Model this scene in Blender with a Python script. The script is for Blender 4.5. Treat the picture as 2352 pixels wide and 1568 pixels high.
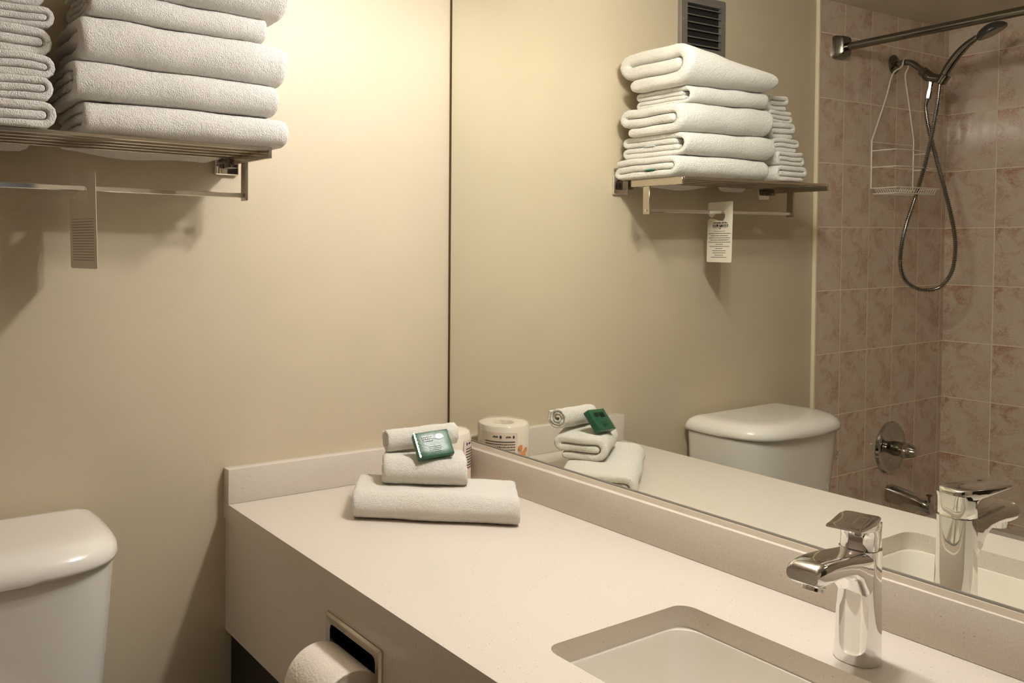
import bpy, bmesh, math, random
from mathutils import Vector, Matrix, noise
random.seed(7)
PI = math.pi
Z0 = 0.87                      # height of the worktop above the floor; builders below measure z from the worktop
S = bpy.context.scene
for o in list(bpy.data.objects): bpy.data.objects.remove(o)
COL = S.collection

# ------------------------------------------------------------------ camera
cam = bpy.data.cameras.new('camera'); CAM = bpy.data.objects.new('camera', cam); COL.objects.link(CAM)
cam.sensor_width = 36.0; cam.sensor_fit = 'HORIZONTAL'
cam.lens = 1938.48 * 36.0 / 2352.0
cam.shift_x = (1176 - 802.28) / 2352.0
cam.shift_y = (634.86 - 784) / 2352.0
cam.clip_start = 0.02
r_ = Vector((0.85518106, -0.51824906, 0.00912515)); u_ = Vector((0.00759833, 0.03013742, 0.99951688)); f_ = Vector((0.5182737, 0.85469857, -0.02971078))
M = Matrix.Identity(4)
for i in range(3):
    M[i][0] = r_[i]; M[i][1] = u_[i]; M[i][2] = -f_[i]
M[0][3], M[1][3], M[2][3] = -1.20118, -1.53711, 0.49498 + Z0
CAM.matrix_world = M
S.camera = CAM

# ------------------------------------------------------------------ world, exposure
w = bpy.data.worlds.new('world'); S.world = w; w.use_nodes = True
w.node_tree.nodes['Background'].inputs[0].default_value = (0.9, 0.85, 0.78, 1)
w.node_tree.nodes['Background'].inputs[1].default_value = 0.15
S.view_settings.view_transform = 'Standard'; S.view_settings.look = 'None'
S.view_settings.gamma = 1.0; S.view_settings.use_curve_mapping = False
S.view_settings.exposure = 0.2
S.cycles.use_denoising = True
S.cycles.max_bounces = 12; S.cycles.diffuse_bounces = 7; S.cycles.glossy_bounces = 8
S.cycles.caustics_reflective = True; S.cycles.sample_clamp_indirect = 8.0
BULB = 262.0                    # emission of the vanity bulbs
FILL = 2.5                     # emission of the added fill disc

# unseen fill disc added further back in the room (see added_fill_light below) and the vanity bulbs carry all the light

# ------------------------------------------------------------------ materials
def mat(name, col, rough=0.5, metal=0.0, spec=0.5, coat=0.0):
    m = bpy.data.materials.new(name); m.use_nodes = True
    b = m.node_tree.nodes['Principled BSDF']
    b.inputs['Base Color'].default_value = (*col, 1); b.inputs['Roughness'].default_value = rough
    b.inputs['Metallic'].default_value = metal
    b.inputs['Specular IOR Level'].default_value = spec
    b.inputs['Coat Weight'].default_value = coat
    return m
def srgb(r, g, b):
    f = lambda c: (c / 255 / 12.92) if c / 255 <= .04045 else ((c / 255 + .055) / 1.055) ** 2.4
    return (f(r), f(g), f(b))
class NT:
    def __init__(s, m): s.m = m; s.t = m.node_tree; s.b = s.t.nodes['Principled BSDF']; s.c = None
    def n(s, typ, **kw):
        x = s.t.nodes.new(typ)
        for k, v in kw.items(): setattr(x, k, v)
        return x
    def l(s, a, b): s.t.links.new(a, b)
    def coord(s):
        if s.c is None: s.c = s.n('ShaderNodeTexCoord').outputs['Object']
        return s.c
    def val(s, v):
        x = s.n('ShaderNodeValue'); x.outputs[0].default_value = v; return x.outputs[0]
    def m_(s, op, a, b=None, c=None):
        x = s.n('ShaderNodeMath', operation=op)
        for i, q in enumerate((a, b, c)):
            if q is None: continue
            if isinstance(q, (int, float)): x.inputs[i].default_value = q
            else: s.l(q, x.inputs[i])
        return x.outputs[0]
    def noise(s, scale, detail=3, rough=.5, vec=None, dist=0):
        x = s.n('ShaderNodeTexNoise'); x.inputs['Scale'].default_value = scale; x.inputs['Detail'].default_value = detail
        x.inputs['Roughness'].default_value = rough; x.inputs['Distortion'].default_value = dist
        s.l(vec if vec is not None else s.coord(), x.inputs['Vector']); return x.outputs['Fac']
    def ramp(s, fac, stops):
        x = s.n('ShaderNodeValToRGB'); e = x.color_ramp.elements
        while len(e) < len(stops): e.new(0.5)
        for i, (p, c) in enumerate(stops): e[i].position = p; e[i].color = (*c, 1)
        s.l(fac, x.inputs[0]); return x.outputs[0]
    def mix(s, fac, a, b):
        x = s.n('ShaderNodeMix', data_type='RGBA')
        if isinstance(fac, (int, float)): x.inputs[0].default_value = fac
        else: s.l(fac, x.inputs[0])
        for i, q in ((6, a), (7, b)):
            if isinstance(q, tuple): x.inputs[i].default_value = (*q, 1)
            else: s.l(q, x.inputs[i])
        return x.outputs[2]
    def bump(s, h, strength, dist, normal=None):
        x = s.n('ShaderNodeBump'); x.inputs['Strength'].default_value = strength; x.inputs['Distance'].default_value = dist
        s.l(h, x.inputs['Height'])
        if normal is not None: s.l(normal, x.inputs['Normal'])
        return x.outputs[0]

def paint_mat(name, col):
    m = mat(name, col, .45); N = NT(m)
    c = N.ramp(N.noise(3, 2), [(0.3, tuple(v * .96 for v in col)), (0.7, tuple(min(1, v * 1.03) for v in col))])
    N.l(c, N.b.inputs['Base Color'])
    N.l(N.bump(N.noise(160, 3, .6), .12, .002), N.b.inputs['Normal'])
    return m
PAINT = paint_mat('beige_paint', srgb(199, 186, 161))
CEILM = paint_mat('ceiling_paint', srgb(205, 196, 182))
def quartz():
    m = mat('speckled_quartz', srgb(226, 214, 199), .22); N = NT(m)
    base = N.ramp(N.noise(700, 2, .6), [(0.38, srgb(206, 197, 184)), (0.6, srgb(217, 208, 196))])
    v = N.n('ShaderNodeTexVoronoi'); v.inputs['Scale'].default_value = 170; N.l(N.coord(), v.inputs['Vector'])
    dot = N.m_('LESS_THAN', v.outputs['Distance'], .16)
    wn = N.n('ShaderNodeTexWhiteNoise'); N.l(v.outputs['Position'], wn.inputs['Vector'])
    pick = N.m_('GREATER_THAN', wn.outputs['Value'], .86)
    k = N.m_('MULTIPLY', N.m_('MULTIPLY', dot, pick), .55)
    N.l(N.mix(k, base, srgb(150, 124, 98)), N.b.inputs['Base Color'])
    return m
QUARTZ = quartz()
def towel_mat(name, col, scale=1.0, strength=.9):
    m = mat(name, col, .95, spec=.15); N = NT(m)
    b = N.b
    b.inputs['Sheen Weight'].default_value = .35; b.inputs['Sheen Roughness'].default_value = .6
    n1 = N.noise(560 * scale, 4, .65); n2 = N.noise(120 * scale, 2, .5)
    v = N.n('ShaderNodeTexVoronoi'); v.inputs['Scale'].default_value = 520 * scale; N.l(N.coord(), v.inputs['Vector'])
    h = N.m_('ADD', N.m_('MULTIPLY', n1, .8), N.m_('ADD', N.m_('MULTIPLY', n2, .9), N.m_('MULTIPLY', v.outputs['Distance'], -.5)))
    N.l(N.bump(h, strength, .0035), b.inputs['Normal'])
    c = N.ramp(n1, [(0.3, tuple(x * .86 for x in col)), (0.62, col)])
    N.l(c, b.inputs['Base Color'])
    return m
TERRY = towel_mat('white_terry', srgb(250, 246, 239))
TERRY2 = towel_mat('cream_terry', srgb(251, 245, 232), 1.2)
CHROME = mat('chrome', (.82, .81, .80), .06, 1.0)
DCHROME = mat('chrome_dark_reflection', (.50, .48, .45), .05, 1.0)  # chrome darkened in its colour to imitate reflections of a dim room
NICKEL = mat('brushed_nickel', (.60, .55, .47), .20, 1.0)
BRONZE = mat('dark_nickel', (.22, .20, .17), .18, 1.0)
WIRE = mat('white_wire', srgb(232, 226, 214), .35)
PORC = mat('white_porcelain', srgb(236, 231, 222), .12, coat=.4)
BASIN = mat('basin_ceramic', srgb(230, 224, 212), .15, coat=.3)
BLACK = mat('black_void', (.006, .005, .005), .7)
APRONSHADE = mat('apron_shade_dark', (.012, .009, .008), .5)  # near-black painted in for the shade under the apron
TRIMM = mat('cream_trim', srgb(232, 220, 190), .4)
GROUTC = srgb(232, 218, 198)
PAPER = mat('tissue_paper', srgb(240, 230, 216), .95, spec=.1)
def paperbump():
    N = NT(PAPER)
    v = N.n('ShaderNodeTexVoronoi'); v.inputs['Scale'].default_value = 260; N.l(N.coord(), v.inputs['Vector'])
    N.l(N.bump(v.outputs['Distance'], .35, .0015), N.b.inputs['Normal'])
paperbump()
CARD = mat('card_tag', srgb(236, 229, 214), .5)
INK = mat('printed_ink', (.045, .04, .035), .6)
SOAPW = mat('green_soap_wrapper', srgb(24, 78, 50), .42, coat=.25)
SOAPW.node_tree.nodes['Principled BSDF'].inputs['Coat Roughness'].default_value = .3
def soapbump():
    N = NT(SOAPW); N.l(N.bump(N.noise(55, 3, .6, dist=1.2), .45, .002), N.b.inputs['Normal'])
soapbump()
MIRR = mat('silvered_glass', (.86, .872, .815), 0.0, 1.0)
GLASSE = mat('green_glass_edge', srgb(150, 162, 148), .2)
STEELG = mat('grey_painted_steel', srgb(148, 143, 136), .35, .6)
TUBM = mat('tub_enamel', srgb(214, 205, 190), .2, coat=.3)
FLOORM = mat('floor_tile', srgb(112, 94, 76), .4)
RUBBER = mat('dark_grey_plastic', (.045, .042, .038), .35)

def tile_mat(name, axis, u0, w_, z0, h_):
    """glazed tiles in a grid: u along axis (0 = x, 1 = y), lines at u0 + k*w_, z0 + k*h_"""
    m = mat(name, srgb(190, 172, 152), .12, coat=.2); N = NT(m)
    geo = N.n('ShaderNodeNewGeometry').outputs['Position']
    sp = N.n('ShaderNodeSeparateXYZ'); N.l(geo, sp.inputs[0])
    u = N.m_('DIVIDE', N.m_('SUBTRACT', sp.outputs[axis], u0), w_)
    v = N.m_('DIVIDE', N.m_('SUBTRACT', sp.outputs[2], z0), h_)
    fu = N.m_('FRACT', u); fv = N.m_('FRACT', v); iu = N.m_('FLOOR', u); iv = N.m_('FLOOR', v)
    du = N.m_('MULTIPLY', N.m_('MINIMUM', fu, N.m_('SUBTRACT', 1.0, fu)), w_)
    dv = N.m_('MULTIPLY', N.m_('MINIMUM', fv, N.m_('SUBTRACT', 1.0, fv)), h_)
    d = N.m_('MINIMUM', du, dv)
    grout = N.m_('LESS_THAN', d, .0016)
    # pattern coordinates: the same motif in every tile, with a small random change
    cb = N.n('ShaderNodeCombineXYZ'); N.l(N.m_('MULTIPLY', fu, w_), cb.inputs[0]); N.l(N.m_('MULTIPLY', fv, h_), cb.inputs[1])
    seed = N.m_('ADD', N.m_('MULTIPLY', iu, .37), N.m_('MULTIPLY', iv, .73)); N.l(N.m_('FRACT', seed), cb.inputs[2])
    sc = N.n('ShaderNodeVectorMath', operation='MULTIPLY'); N.l(cb.outputs[0], sc.inputs[0]); sc.inputs[1].default_value = (1, 1, .06)
    P = sc.outputs[0]
    n1 = N.noise(15, 4, .65, P, .8); n2 = N.noise(46, 6, .75, P, 3.2)
    vein = N.m_('SUBTRACT', 1.0, N.m_('MULTIPLY', N.m_('ABSOLUTE', N.m_('SUBTRACT', n2, .5)), 17.0)); vein.node.use_clamp = True
    blot = N.m_('MULTIPLY', N.m_('SUBTRACT', n1, .44), 2.6); blot.node.use_clamp = True
    corner = N.m_('MULTIPLY', N.m_('MULTIPLY', fu if axis == 1 else N.m_('SUBTRACT', 1.0, fu), fv), 1.0)
    kk = N.m_('MULTIPLY', blot, N.m_('ADD', .35, corner)); kk.node.use_clamp = True
    c = N.mix(N.m_('MULTIPLY', N.noise(5, 2, .5, P), .6), srgb(218, 204, 187), srgb(205, 190, 173))
    c = N.mix(N.m_('MULTIPLY', kk, 1.1), c, srgb(200, 160, 138))
    _vk = N.m_('MULTIPLY', vein, 1.0); _vk.node.use_clamp = True
    c = N.mix(N.m_('MULTIPLY', _vk, N.m_('ADD', .26, N.m_('MULTIPLY', kk, 1.8))), c, srgb(164, 120, 96))
    c = N.mix(grout, c, GROUTC)
    N.l(c, N.b.inputs['Base Color'])
    N.l(N.mix(grout, (.11,) * 3, (.8,) * 3), N.b.inputs['Roughness'])
    hgt = N.m_('MULTIPLY', d, 400.0); hgt.node.use_clamp = True
    hh = N.m_('ADD', hgt, N.m_('MULTIPLY', N.noise(9, 2, .5), .3))
    N.l(N.bump(hh, .35, .0015), N.b.inputs['Normal'])
    return m
TILE_B = tile_mat('glazed_tile_plumbing', 0, -1.5563, .154, 1.1664 + Z0, .201)
TILE_L = tile_mat('glazed_tile_long', 1, -.161, .154, 1.1664 + Z0, .201)

# ------------------------------------------------------------------ helpers
def V(*a): return Vector(a)
def finish(bm, smooth=True, angle=38, recalc=True):
    if recalc: bmesh.ops.recalc_face_normals(bm, faces=bm.faces[:])
    bm.normal_update()
    return bm, smooth, angle
class Thing:
    def __init__(s, o, org): s.o = o; s.org = org
def tag(o, label, cat, group=None):
    o['label'] = label; o['category'] = cat
    if group: o['group'] = group
def thing(name, label, cat, loc, group=None, rotz=0):
    o = bpy.data.objects.new(name, None); COL.objects.link(o); o.empty_display_size = .05
    o.location = (loc[0], loc[1], loc[2] + Z0)
    tag(o, label, cat, group)
    return Thing(o, Vector(loc))
def obj(name, bm, m, parent=None, label=None, cat=None, group=None, smooth=True, angle=38, recalc=True):
    if recalc: bmesh.ops.recalc_face_normals(bm, faces=bm.faces[:])
    me = bpy.data.meshes.new(name)
    if parent is None:
        xs = [v.co for v in bm.verts]
        org = Vector(((min(c.x for c in xs) + max(c.x for c in xs)) / 2, (min(c.y for c in xs) + max(c.y for c in xs)) / 2, min(c.z for c in xs)))
    else: org = parent.org
    for v in bm.verts: v.co -= org
    bm.to_mesh(me); bm.free()
    if smooth:
        me.shade_smooth(); me.set_sharp_from_angle(angle=math.radians(angle))
    for mm in (m if isinstance(m, (list, tuple)) else (m,)): me.materials.append(mm)
    o = bpy.data.objects.new(name, me); COL.objects.link(o)
    if parent is None: o.location = (org.x, org.y, org.z + Z0)
    else: o.parent = parent.o
    if label and cat: tag(o, label, cat, group)
    elif label: o['label'] = label
    return Thing(o, org)
def struct(name, bm, m, parent=None, **k):
    t = obj(name, bm, m, parent, **k)
    if parent is None: t.o['kind'] = 'structure'
    return t
def add_box(bm, a, b, bev=0.0, seg=2, rot=None):
    lo = V(*[min(a[i], b[i]) for i in range(3)]); hi = V(*[max(a[i], b[i]) for i in range(3)])
    t = bmesh.new(); bmesh.ops.create_cube(t, size=1.0)
    for v in t.verts: v.co = V(*[lo[i] + (v.co[i] + .5) * (hi[i] - lo[i]) for i in range(3)])
    if bev > 0: bmesh.ops.bevel(t, geom=t.edges[:], offset=bev, segments=seg, profile=.5, affect='EDGES', clamp_overlap=True)
    if rot is not None:
        for v in t.verts: v.co = rot @ v.co
    me = bpy.data.meshes.new('tmp'); t.to_mesh(me); t.free(); bm.from_mesh(me); bpy.data.meshes.remove(me); return bm
def box(a, b, bev=0.0, seg=2, rot=None): return add_box(bmesh.new(), a, b, bev, seg, rot)
def rings(bm, rs, close=True, cap0=True, cap1=True):
    """rs: list of rings (lists of Vectors, same length); returns vert rings"""
    vr = [[bm.verts.new(p) for p in r] for r in rs]
    n = len(rs[0])
    for a, b in zip(vr, vr[1:]):
        for i in range(n if close else n - 1):
            j = (i + 1) % n; bm.faces.new((a[i], a[j], b[j], b[i]))
    if close and cap0: bm.faces.new(list(reversed(vr[0])))
    if close and cap1: bm.faces.new(vr[-1])
    return vr
def frames(path):
    T = []
    for i in range(len(path)):
        a = path[max(0, i - 1)]; b = path[min(len(path) - 1, i + 1)]; T.append((b - a).normalized())
    up = V(0, 0, 1) if abs(T[0].z) < .9 else V(0, 1, 0)
    N = (up - T[0] * up.dot(T[0])).normalized(); out = []
    for t in T:
        N = (N - t * N.dot(t))
        N = N.normalized() if N.length > 1e-6 else V(1, 0, 0)
        out.append((t, N, t.cross(N)))
    return out
def add_tube(bm, path, rad, n=12, cap=True):
    path = [Vector(p) for p in path]; fr = frames(path); rs = []
    for i, (p, (t, N, B)) in enumerate(zip(path, fr)):
        r = rad[i] if isinstance(rad, (list, tuple)) else rad
        rs.append([p + (N * math.cos(2 * PI * k / n) + B * math.sin(2 * PI * k / n)) * r for k in range(n)])
    rings(bm, rs, cap0=cap, cap1=cap); return bm
def tube(path, rad, n=12): return add_tube(bmesh.new(), path, rad, n)
def add_lathe(bm, o, ax, prof, n=32):
    """prof: list of (distance along axis, radius)"""
    o = Vector(o); ax = Vector(ax).normalized(); up = V(0, 0, 1) if abs(ax.z) < .9 else V(1, 0, 0)
    N = (up - ax * up.dot(ax)).normalized(); B = ax.cross(N)
    rings(bm, [[o + ax * d + (N * math.cos(2 * PI * k / n) + B * math.sin(2 * PI * k / n)) * max(r, 1e-4) for k in range(n)] for d, r in prof]); return bm
def lathe(o, ax, prof, n=32): return add_lathe(bmesh.new(), o, ax, prof, n)
def smooth_path(pts, per=8):
    pts = [Vector(p) for p in pts]; P = [pts[0] * 2 - pts[1]] + pts + [pts[-1] * 2 - pts[-2]]; out = []
    for i in range(1, len(P) - 2):
        a, b, c, d = P[i - 1], P[i], P[i + 1], P[i + 2]
        for k in range(per):
            t = k / per
            out.append(.5 * ((2 * b) + (-a + c) * t + (2 * a - 5 * b + 4 * c - d) * t * t + (-a + 3 * b - 3 * c + d) * t ** 3))
    out.append(pts[-1]); return out
def rrect(x0, x1, y0, y1, r, n=6):
    out = []
    for cx, cy, a0 in ((x1 - r, y1 - r, 0), (x0 + r, y1 - r, PI / 2), (x0 + r, y0 + r, PI), (x1 - r, y0 + r, 1.5 * PI)):
        for k in range(n + 1):
            a = a0 + k / n * PI / 2; out.append((cx + r * math.cos(a), cy + r * math.sin(a)))
    return out
def prism(poly, z0, z1, bev=0.0):
    bm = bmesh.new(); rings(bm, [[V(x, y, z0) for x, y in poly], [V(x, y, z1) for x, y in poly]])
    return bm
def fnoise(p, s, amp, seed=0.0):
    q = Vector((p[0] * s + seed, p[1] * s + seed * 1.7, p[2] * s - seed)); return noise.noise(q) * amp

# ------------------------------------------------------------------ the room
W = 2.2; ZC = 1.268; YF = -2.35; XR = .008; FL = -Z0
struct('floor', box((-W - .1, YF - .1, FL - .05), (XR + .1, .1, FL)), FLOORM, smooth=False)
struct('ceiling', box((-W - .1, YF - .1, ZC), (XR + .1, .1, ZC + .05)), CEILM, smooth=False)
struct('wall_back', box((-W - .1, 0, FL), (XR, .08, ZC)), PAINT, smooth=False)
struct('wall_back_tile', box((-W, -.008, FL), (-1.4215, 0, ZC)), TILE_B, smooth=False)
struct('wall_left', box((-W - .08, YF, FL), (-W, 0, ZC)), TILE_L, smooth=False)
struct('wall_right', box((XR, YF, FL), (XR + .08, .08, ZC)), PAINT, smooth=False)
struct('wall_front', box((-W, YF - .08, FL), (XR, YF, ZC)), PAINT, smooth=False)
struct('trim_1', box((-1.4215, -.012, FL), (-1.4115, 0, ZC), .002), TRIMM)
dr = struct('unseen_door_1', box((-1.45, YF, FL + .01), (-.50, YF + .035, FL + 2.03), .003), mat('door_reflection_dark', srgb(44, 32, 24), .4))  # unseen door, added and kept near-black so the chrome reflects dark
dk = bmesh.new(); add_lathe(dk, (-1.38, YF + .035, FL + .95), (0, 1, 0), [(0, .025), (.01, .025), (.012, .01), (.04, .01), (.045, .026), (.07, .024), (.075, .01)])
obj('door_handle', dk, NICKEL, dr)

# ------------------------------------------------------------------ vanity light, and an added fill disc on the ceiling
vl = thing('vanity_light', 'two bulb chrome vanity light on the wall above the mirror', 'light fixture', (0, -.75, 1.085))
obj('backplate', box((-.022, -.98, 1.10), (XR, -.50, 1.165), .006), CHROME, vl)
EM = mat('glowing_bulb', (1, 1, 1), .5); EM.node_tree.nodes['Principled BSDF'].inputs['Emission Color'].default_value = (1.0, .975, .945, 1)
EM.node_tree.nodes['Principled BSDF'].inputs['Emission Strength'].default_value = BULB
for y in (-.66, -.84):
    obj('socket', lathe((-.02, y, 1.13), (-1, 0, -.0), [(0, .03), (.01, .03), (.014, .02), (.060, .014)]), CHROME, vl)
    bb = bmesh.new(); bmesh.ops.create_uvsphere(bb, u_segments=24, v_segments=16, radius=.036)
    for v in bb.verts: v.co = V(v.co.x * 1.15 - .118, v.co.y * 1.15 + y, v.co.z * .70 + 1.13)
    obj('bulb', bb, EM, vl)
cl = thing('added_fill_light', 'unseen round fill light added under the ceiling', 'light fixture', (-1.3, -1.75, ZC - .04))  # added fill source, brightens the lower walls and shaded parts
EM2 = mat('fill_glow', (1, 1, 1), .5); EM2.node_tree.nodes['Principled BSDF'].inputs['Emission Color'].default_value = (1.0, .9, .8, 1)
EM2.node_tree.nodes['Principled BSDF'].inputs['Emission Strength'].default_value = FILL
obj('base', lathe((-1.3, -1.75, ZC), (0, 0, -1), [(0, .17), (.012, .17), (.014, .16)]), CHROME, cl)
obj('fill_disc', lathe((-1.3, -1.75, ZC - .012), (0, 0, -1), [(0, .15), (.012, .145), (.022, .11), (.028, .05), (.029, 0)]), EM2, cl)

# ------------------------------------------------------------------ mirror
MN = V(1, -.0105888, .0076474).normalized()
def mx(y, z, off=0.0): return (off + .0105888 * y - .0076474 * z)          # x of the tilted glass face
mt = thing('wall_mirror', 'large frameless mirror filling the right wall above the worktop backsplash', 'mirror', (0, -.9, .072))
def slab(y0, y1, z0, z1, o0, o1):
    bm = bmesh.new()
    q = [(y0, z0), (y1, z0), (y1, z1), (y0, z1)]
    rings(bm, [[V(mx(y, z, o0), y, z) for y, z in q], [V(mx(y, z, o1), y, z) for y, z in q]]); return bm
MY0, MY1, MZ0, MZ1 = -.0085, -1.95, .0785, 1.078
bm = slab(MY0, MY1, MZ0, MZ1, 0, .005)
gl = obj('glass', bm, [MIRR, GLASSE], mt, smooth=False)
for p in gl.o.data.polygons:
    p.material_index = 0 if abs(p.normal.x) > .9 else 1
obj('setting_strip', slab(-.0246, MY1, .0684, .0772, -.0035, .0045), mat('cream_sealant', srgb(236, 226, 210), .4), mt, smooth=False)
obj('bottom_channel', slab(MY0, MY1, .0774, .0803, -.0020, -.0002), mat('channel_metal', srgb(150, 146, 138), .4, .4), mt, smooth=False)
obj('edge_gap_shade', slab(-.001, MY0 + .0005, MZ0 - .004, MZ1, .0, .006), mat('gap_shade_bronze', srgb(88, 70, 34), .5, .3), mt, smooth=False)  # dark strip put in for the shaded gap beside the glass

# ------------------------------------------------------------------ vanity: worktop with backsplash and apron
DX = -.5545; CT = .0305
ct = thing('vanity_worktop', 'cream speckled quartz worktop with backsplash running under the mirror', 'countertop', (DX / 2, -.9, -.26))
CY = -1.95
_h = rrect(-.4465, -.1775, -1.235, -.7715, .022, 6); hole = []      # counter-clockwise, straight edges subdivided
for _i in range(len(_h)):
    _a, _b = _h[_i], _h[(_i + 1) % len(_h)]; hole.append(_a)
    if math.hypot(_a[0] - _b[0], _a[1] - _b[1]) > .05:
        hole += [(_a[0] + (_b[0] - _a[0]) * k / 12, _a[1] + (_b[1] - _a[1]) * k / 12) for k in range(1, 12)]
def top_with_hole(z0, z1):
    bm = bmesh.new(); x0, x1, y0, y1 = DX, XR, CY, 0.0
    n = len(hole)
    def outer(i):
        x, y = hole[i]; cx, cy = (-.309, -1.0047)
        dx, dy = x - cx, y - cy; t = 1e9
        if dx > 0: t = min(t, (x1 - cx) / dx)
        if dx < 0: t = min(t, (x0 - cx) / dx)
        if dy > 0: t = min(t, (y1 - cy) / dy)
        if dy < 0: t = min(t, (y0 - cy) / dy)
        return (cx + dx * t, cy + dy * t)
    ho = [outer(i) for i in range(n)]
    import itertools
    vt = {}
    def lay(z):
        return [bm.verts.new((x, y, z)) for x, y in hole], [bm.verts.new((x, y, z)) for x, y in ho]
    ht, ot = lay(z1); hb, ob = lay(z0)
    corners = {}
    for i in range(n):
        j = (i + 1) % n
        a, b = ho[i], ho[j]
        cor = None
        if abs(a[0] - b[0]) > 1e-6 and abs(a[1] - b[1]) > 1e-6:
            cxr = x0 if min(abs(a[0] - x0), abs(b[0] - x0)) < 1e-6 else x1
            cyr = y0 if min(abs(a[1] - y0), abs(b[1] - y0)) < 1e-6 else y1
            cor = (cxr, cyr)
        if cor:
            ctv = bm.verts.new((*cor, z1)); cbv = bm.verts.new((*cor, z0))
            bm.faces.new((ht[i], ht[j], ot[j], ctv, ot[i])); bm.faces.new((hb[i], ob[i], cbv, ob[j], hb[j]))
            bm.faces.new((ot[i], ctv, cbv, ob[i])); bm.faces.new((ctv, ot[j], ob[j], cbv))
        else:
            bm.faces.new((ht[i], ht[j], ot[j], ot[i])); bm.faces.new((hb[i], ob[i], ob[j], hb[j]))
            bm.faces.new((ot[i], ot[j], ob[j], ob[i]))
        bm.faces.new((ht[j], ht[i], hb[i], hb[j]))
    bmesh.ops.remove_doubles(bm, verts=bm.verts[:], dist=1e-6)
    return bm
obj('worktop', top_with_hole(-CT, 0), QUARTZ, ct, angle=25)
BH = .0683
obj('backsplash', box((DX, -.0245, 0.0002), (XR, 0, BH), .0012, 2), QUARTZ, ct)
obj('backsplash', box((-.0205, CY, 0.0002), (XR - .0005, -.0246, BH), .0012, 2), QUARTZ, ct)
# apron with the cut-out for the paper holder
TPY0, TPY1, TPZ0, TPZ1 = -.556, -.415, -.218, -.073
ap = bmesh.new(); AX0, AX1, AZ0, AZ1 = -.5498, -.530, -.2555, -CT - .0006
add_box(ap, (AX0, TPY1, AZ0), (AX1, 0, AZ1)); add_box(ap, (AX0, CY, AZ0), (AX1, TPY0, AZ1))
add_box(ap, (AX0, TPY0, TPZ1), (AX1, TPY1, AZ1)); add_box(ap, (AX0, TPY0, AZ0), (AX1, TPY1, TPZ0))
bmesh.ops.remove_doubles(ap, verts=ap.verts[:], dist=1e-6)
obj('apron', ap, QUARTZ, ct, smooth=False)
cb = thing('apron_shade_block', 'added dark cabinet panel in shadow under the worktop apron', 'shading', (-.2, -.9, FL))  # solid dark block added where only shade lies under the apron
obj('body', box((-.538, CY, FL + .09), (XR - .001, -.004, -.262)), APRONSHADE, cb, smooth=False)
obj('shade_block_foot', box((-.45, CY, FL), (XR - .001, -.01, FL + .09)), BLACK, cb, smooth=False)

# undermount basin
sk = thing('sink_basin', 'white rectangular undermount sink set into the cream worktop', 'sink', (-.309, -1.005, -.17))
def basin():
    bm = bmesh.new(); rs = []
    cx0, cx1, cy0, cy1 = -.4465, -.1775, -1.235, -.7715
    for z, ins, r in ((-CT, -.016, .04), (-CT, .004, .034), (-.036, .006, .034), (-.10, .016, .045), (-.135, .03, .055), (-.150, .055, .05), (-.156, .10, .03)):
        rs.append([V(x, y, z) for x, y in rrect(cx0 + ins, cx1 - ins, cy0 + ins, cy1 - ins, r, 6)])
    rings(bm, rs, cap0=False, cap1=True)
    return bm
ob_ = obj('basin', basin(), BASIN, sk, recalc=True, angle=60)
for p in ob_.o.data.polygons: pass
md = ob_.o.modifiers.new('thick', 'SOLIDIFY'); md.thickness = .006; md.offset = 1
obj('drain', lathe((-.309, -1.005, -.1555), (0, 0, 1), [(0, .03), (.002, .03), (.003, .026), (.0015, .02), (.001, .004)]), CHROME, sk)

# ------------------------------------------------------------------ basin faucet
FCX, FCY = -.1315, -.9875
fc = thing('basin_faucet', 'chrome single lever faucet standing behind the sink on the worktop', 'faucet', (FCX, FCY, 0))
def fx(bm, deg=2, pre=0):
    Mx = Matrix.Translation(V(FCX, FCY, 0)) @ Matrix.Rotation(math.radians(deg), 4, 'Z')
    for v in bm.verts: v.co.z *= 1.035; v.co = Mx @ v.co
    return bm
bm = bmesh.new(); rs = []
for z, hx, hy, r in ((0, .0245, .0240, .0215), (.0015, .0252, .0248, .022), (.02, .0245, .0240, .0215), (.06, .0238, .0232, .0205), (.095, .0226, .0218, .019), (.118, .0222, .0214, .017), (.1345, .0218, .0212, .016)):
    rs.append([V(x, y, z) for x, y in rrect(-hx, hx, -hy, hy, r, 8)])
rings(bm, rs); obj('body', fx(bm), CHROME, fc, angle=50)
# spout: loft along x (sections in yz); local x negative = towards the user
bm = bmesh.new(); rs = []
for x, zt, zb, hy, r in ((.014, .1340, .100, .0185, .009), (-.004, .1343, .088, .0205, .010), (-.016, .1345, .080, .0208, .011), (-.024, .1350, .088, .0209, .010), (-.034, .1358, .1020, .0210, .010), (-.048, .1368, .1110, .0210, .009),
                         (-.066, .1380, .1150, .0210, .008), (-.086, .1392, .1155, .0209, .008), (-.104, .1400, .1140, .0208, .009), (-.118, .1395, .1135, .0205, .010), (-.127, .1370, .1150, .0197, .0085), (-.1320, .1325, .1185, .0180, .0055)):
    rs.append([V(x, y, z) for y, z in rrect(-hy, hy, zb, zt, r, 5)])
rings(bm, rs); obj('spout', fx(bm), CHROME, fc, angle=50)
ae = obj('aerator', fx(lathe((-.106, 0, .1165), (-.22, 0, -1), [(0, .0135), (.0065, .0135), (.0075, .0118), (.0115, .0118), (.0120, .0095), (.0100, .0090)])), CHROME, fc, angle=30)
bm = bmesh.new(); rs = []
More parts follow.
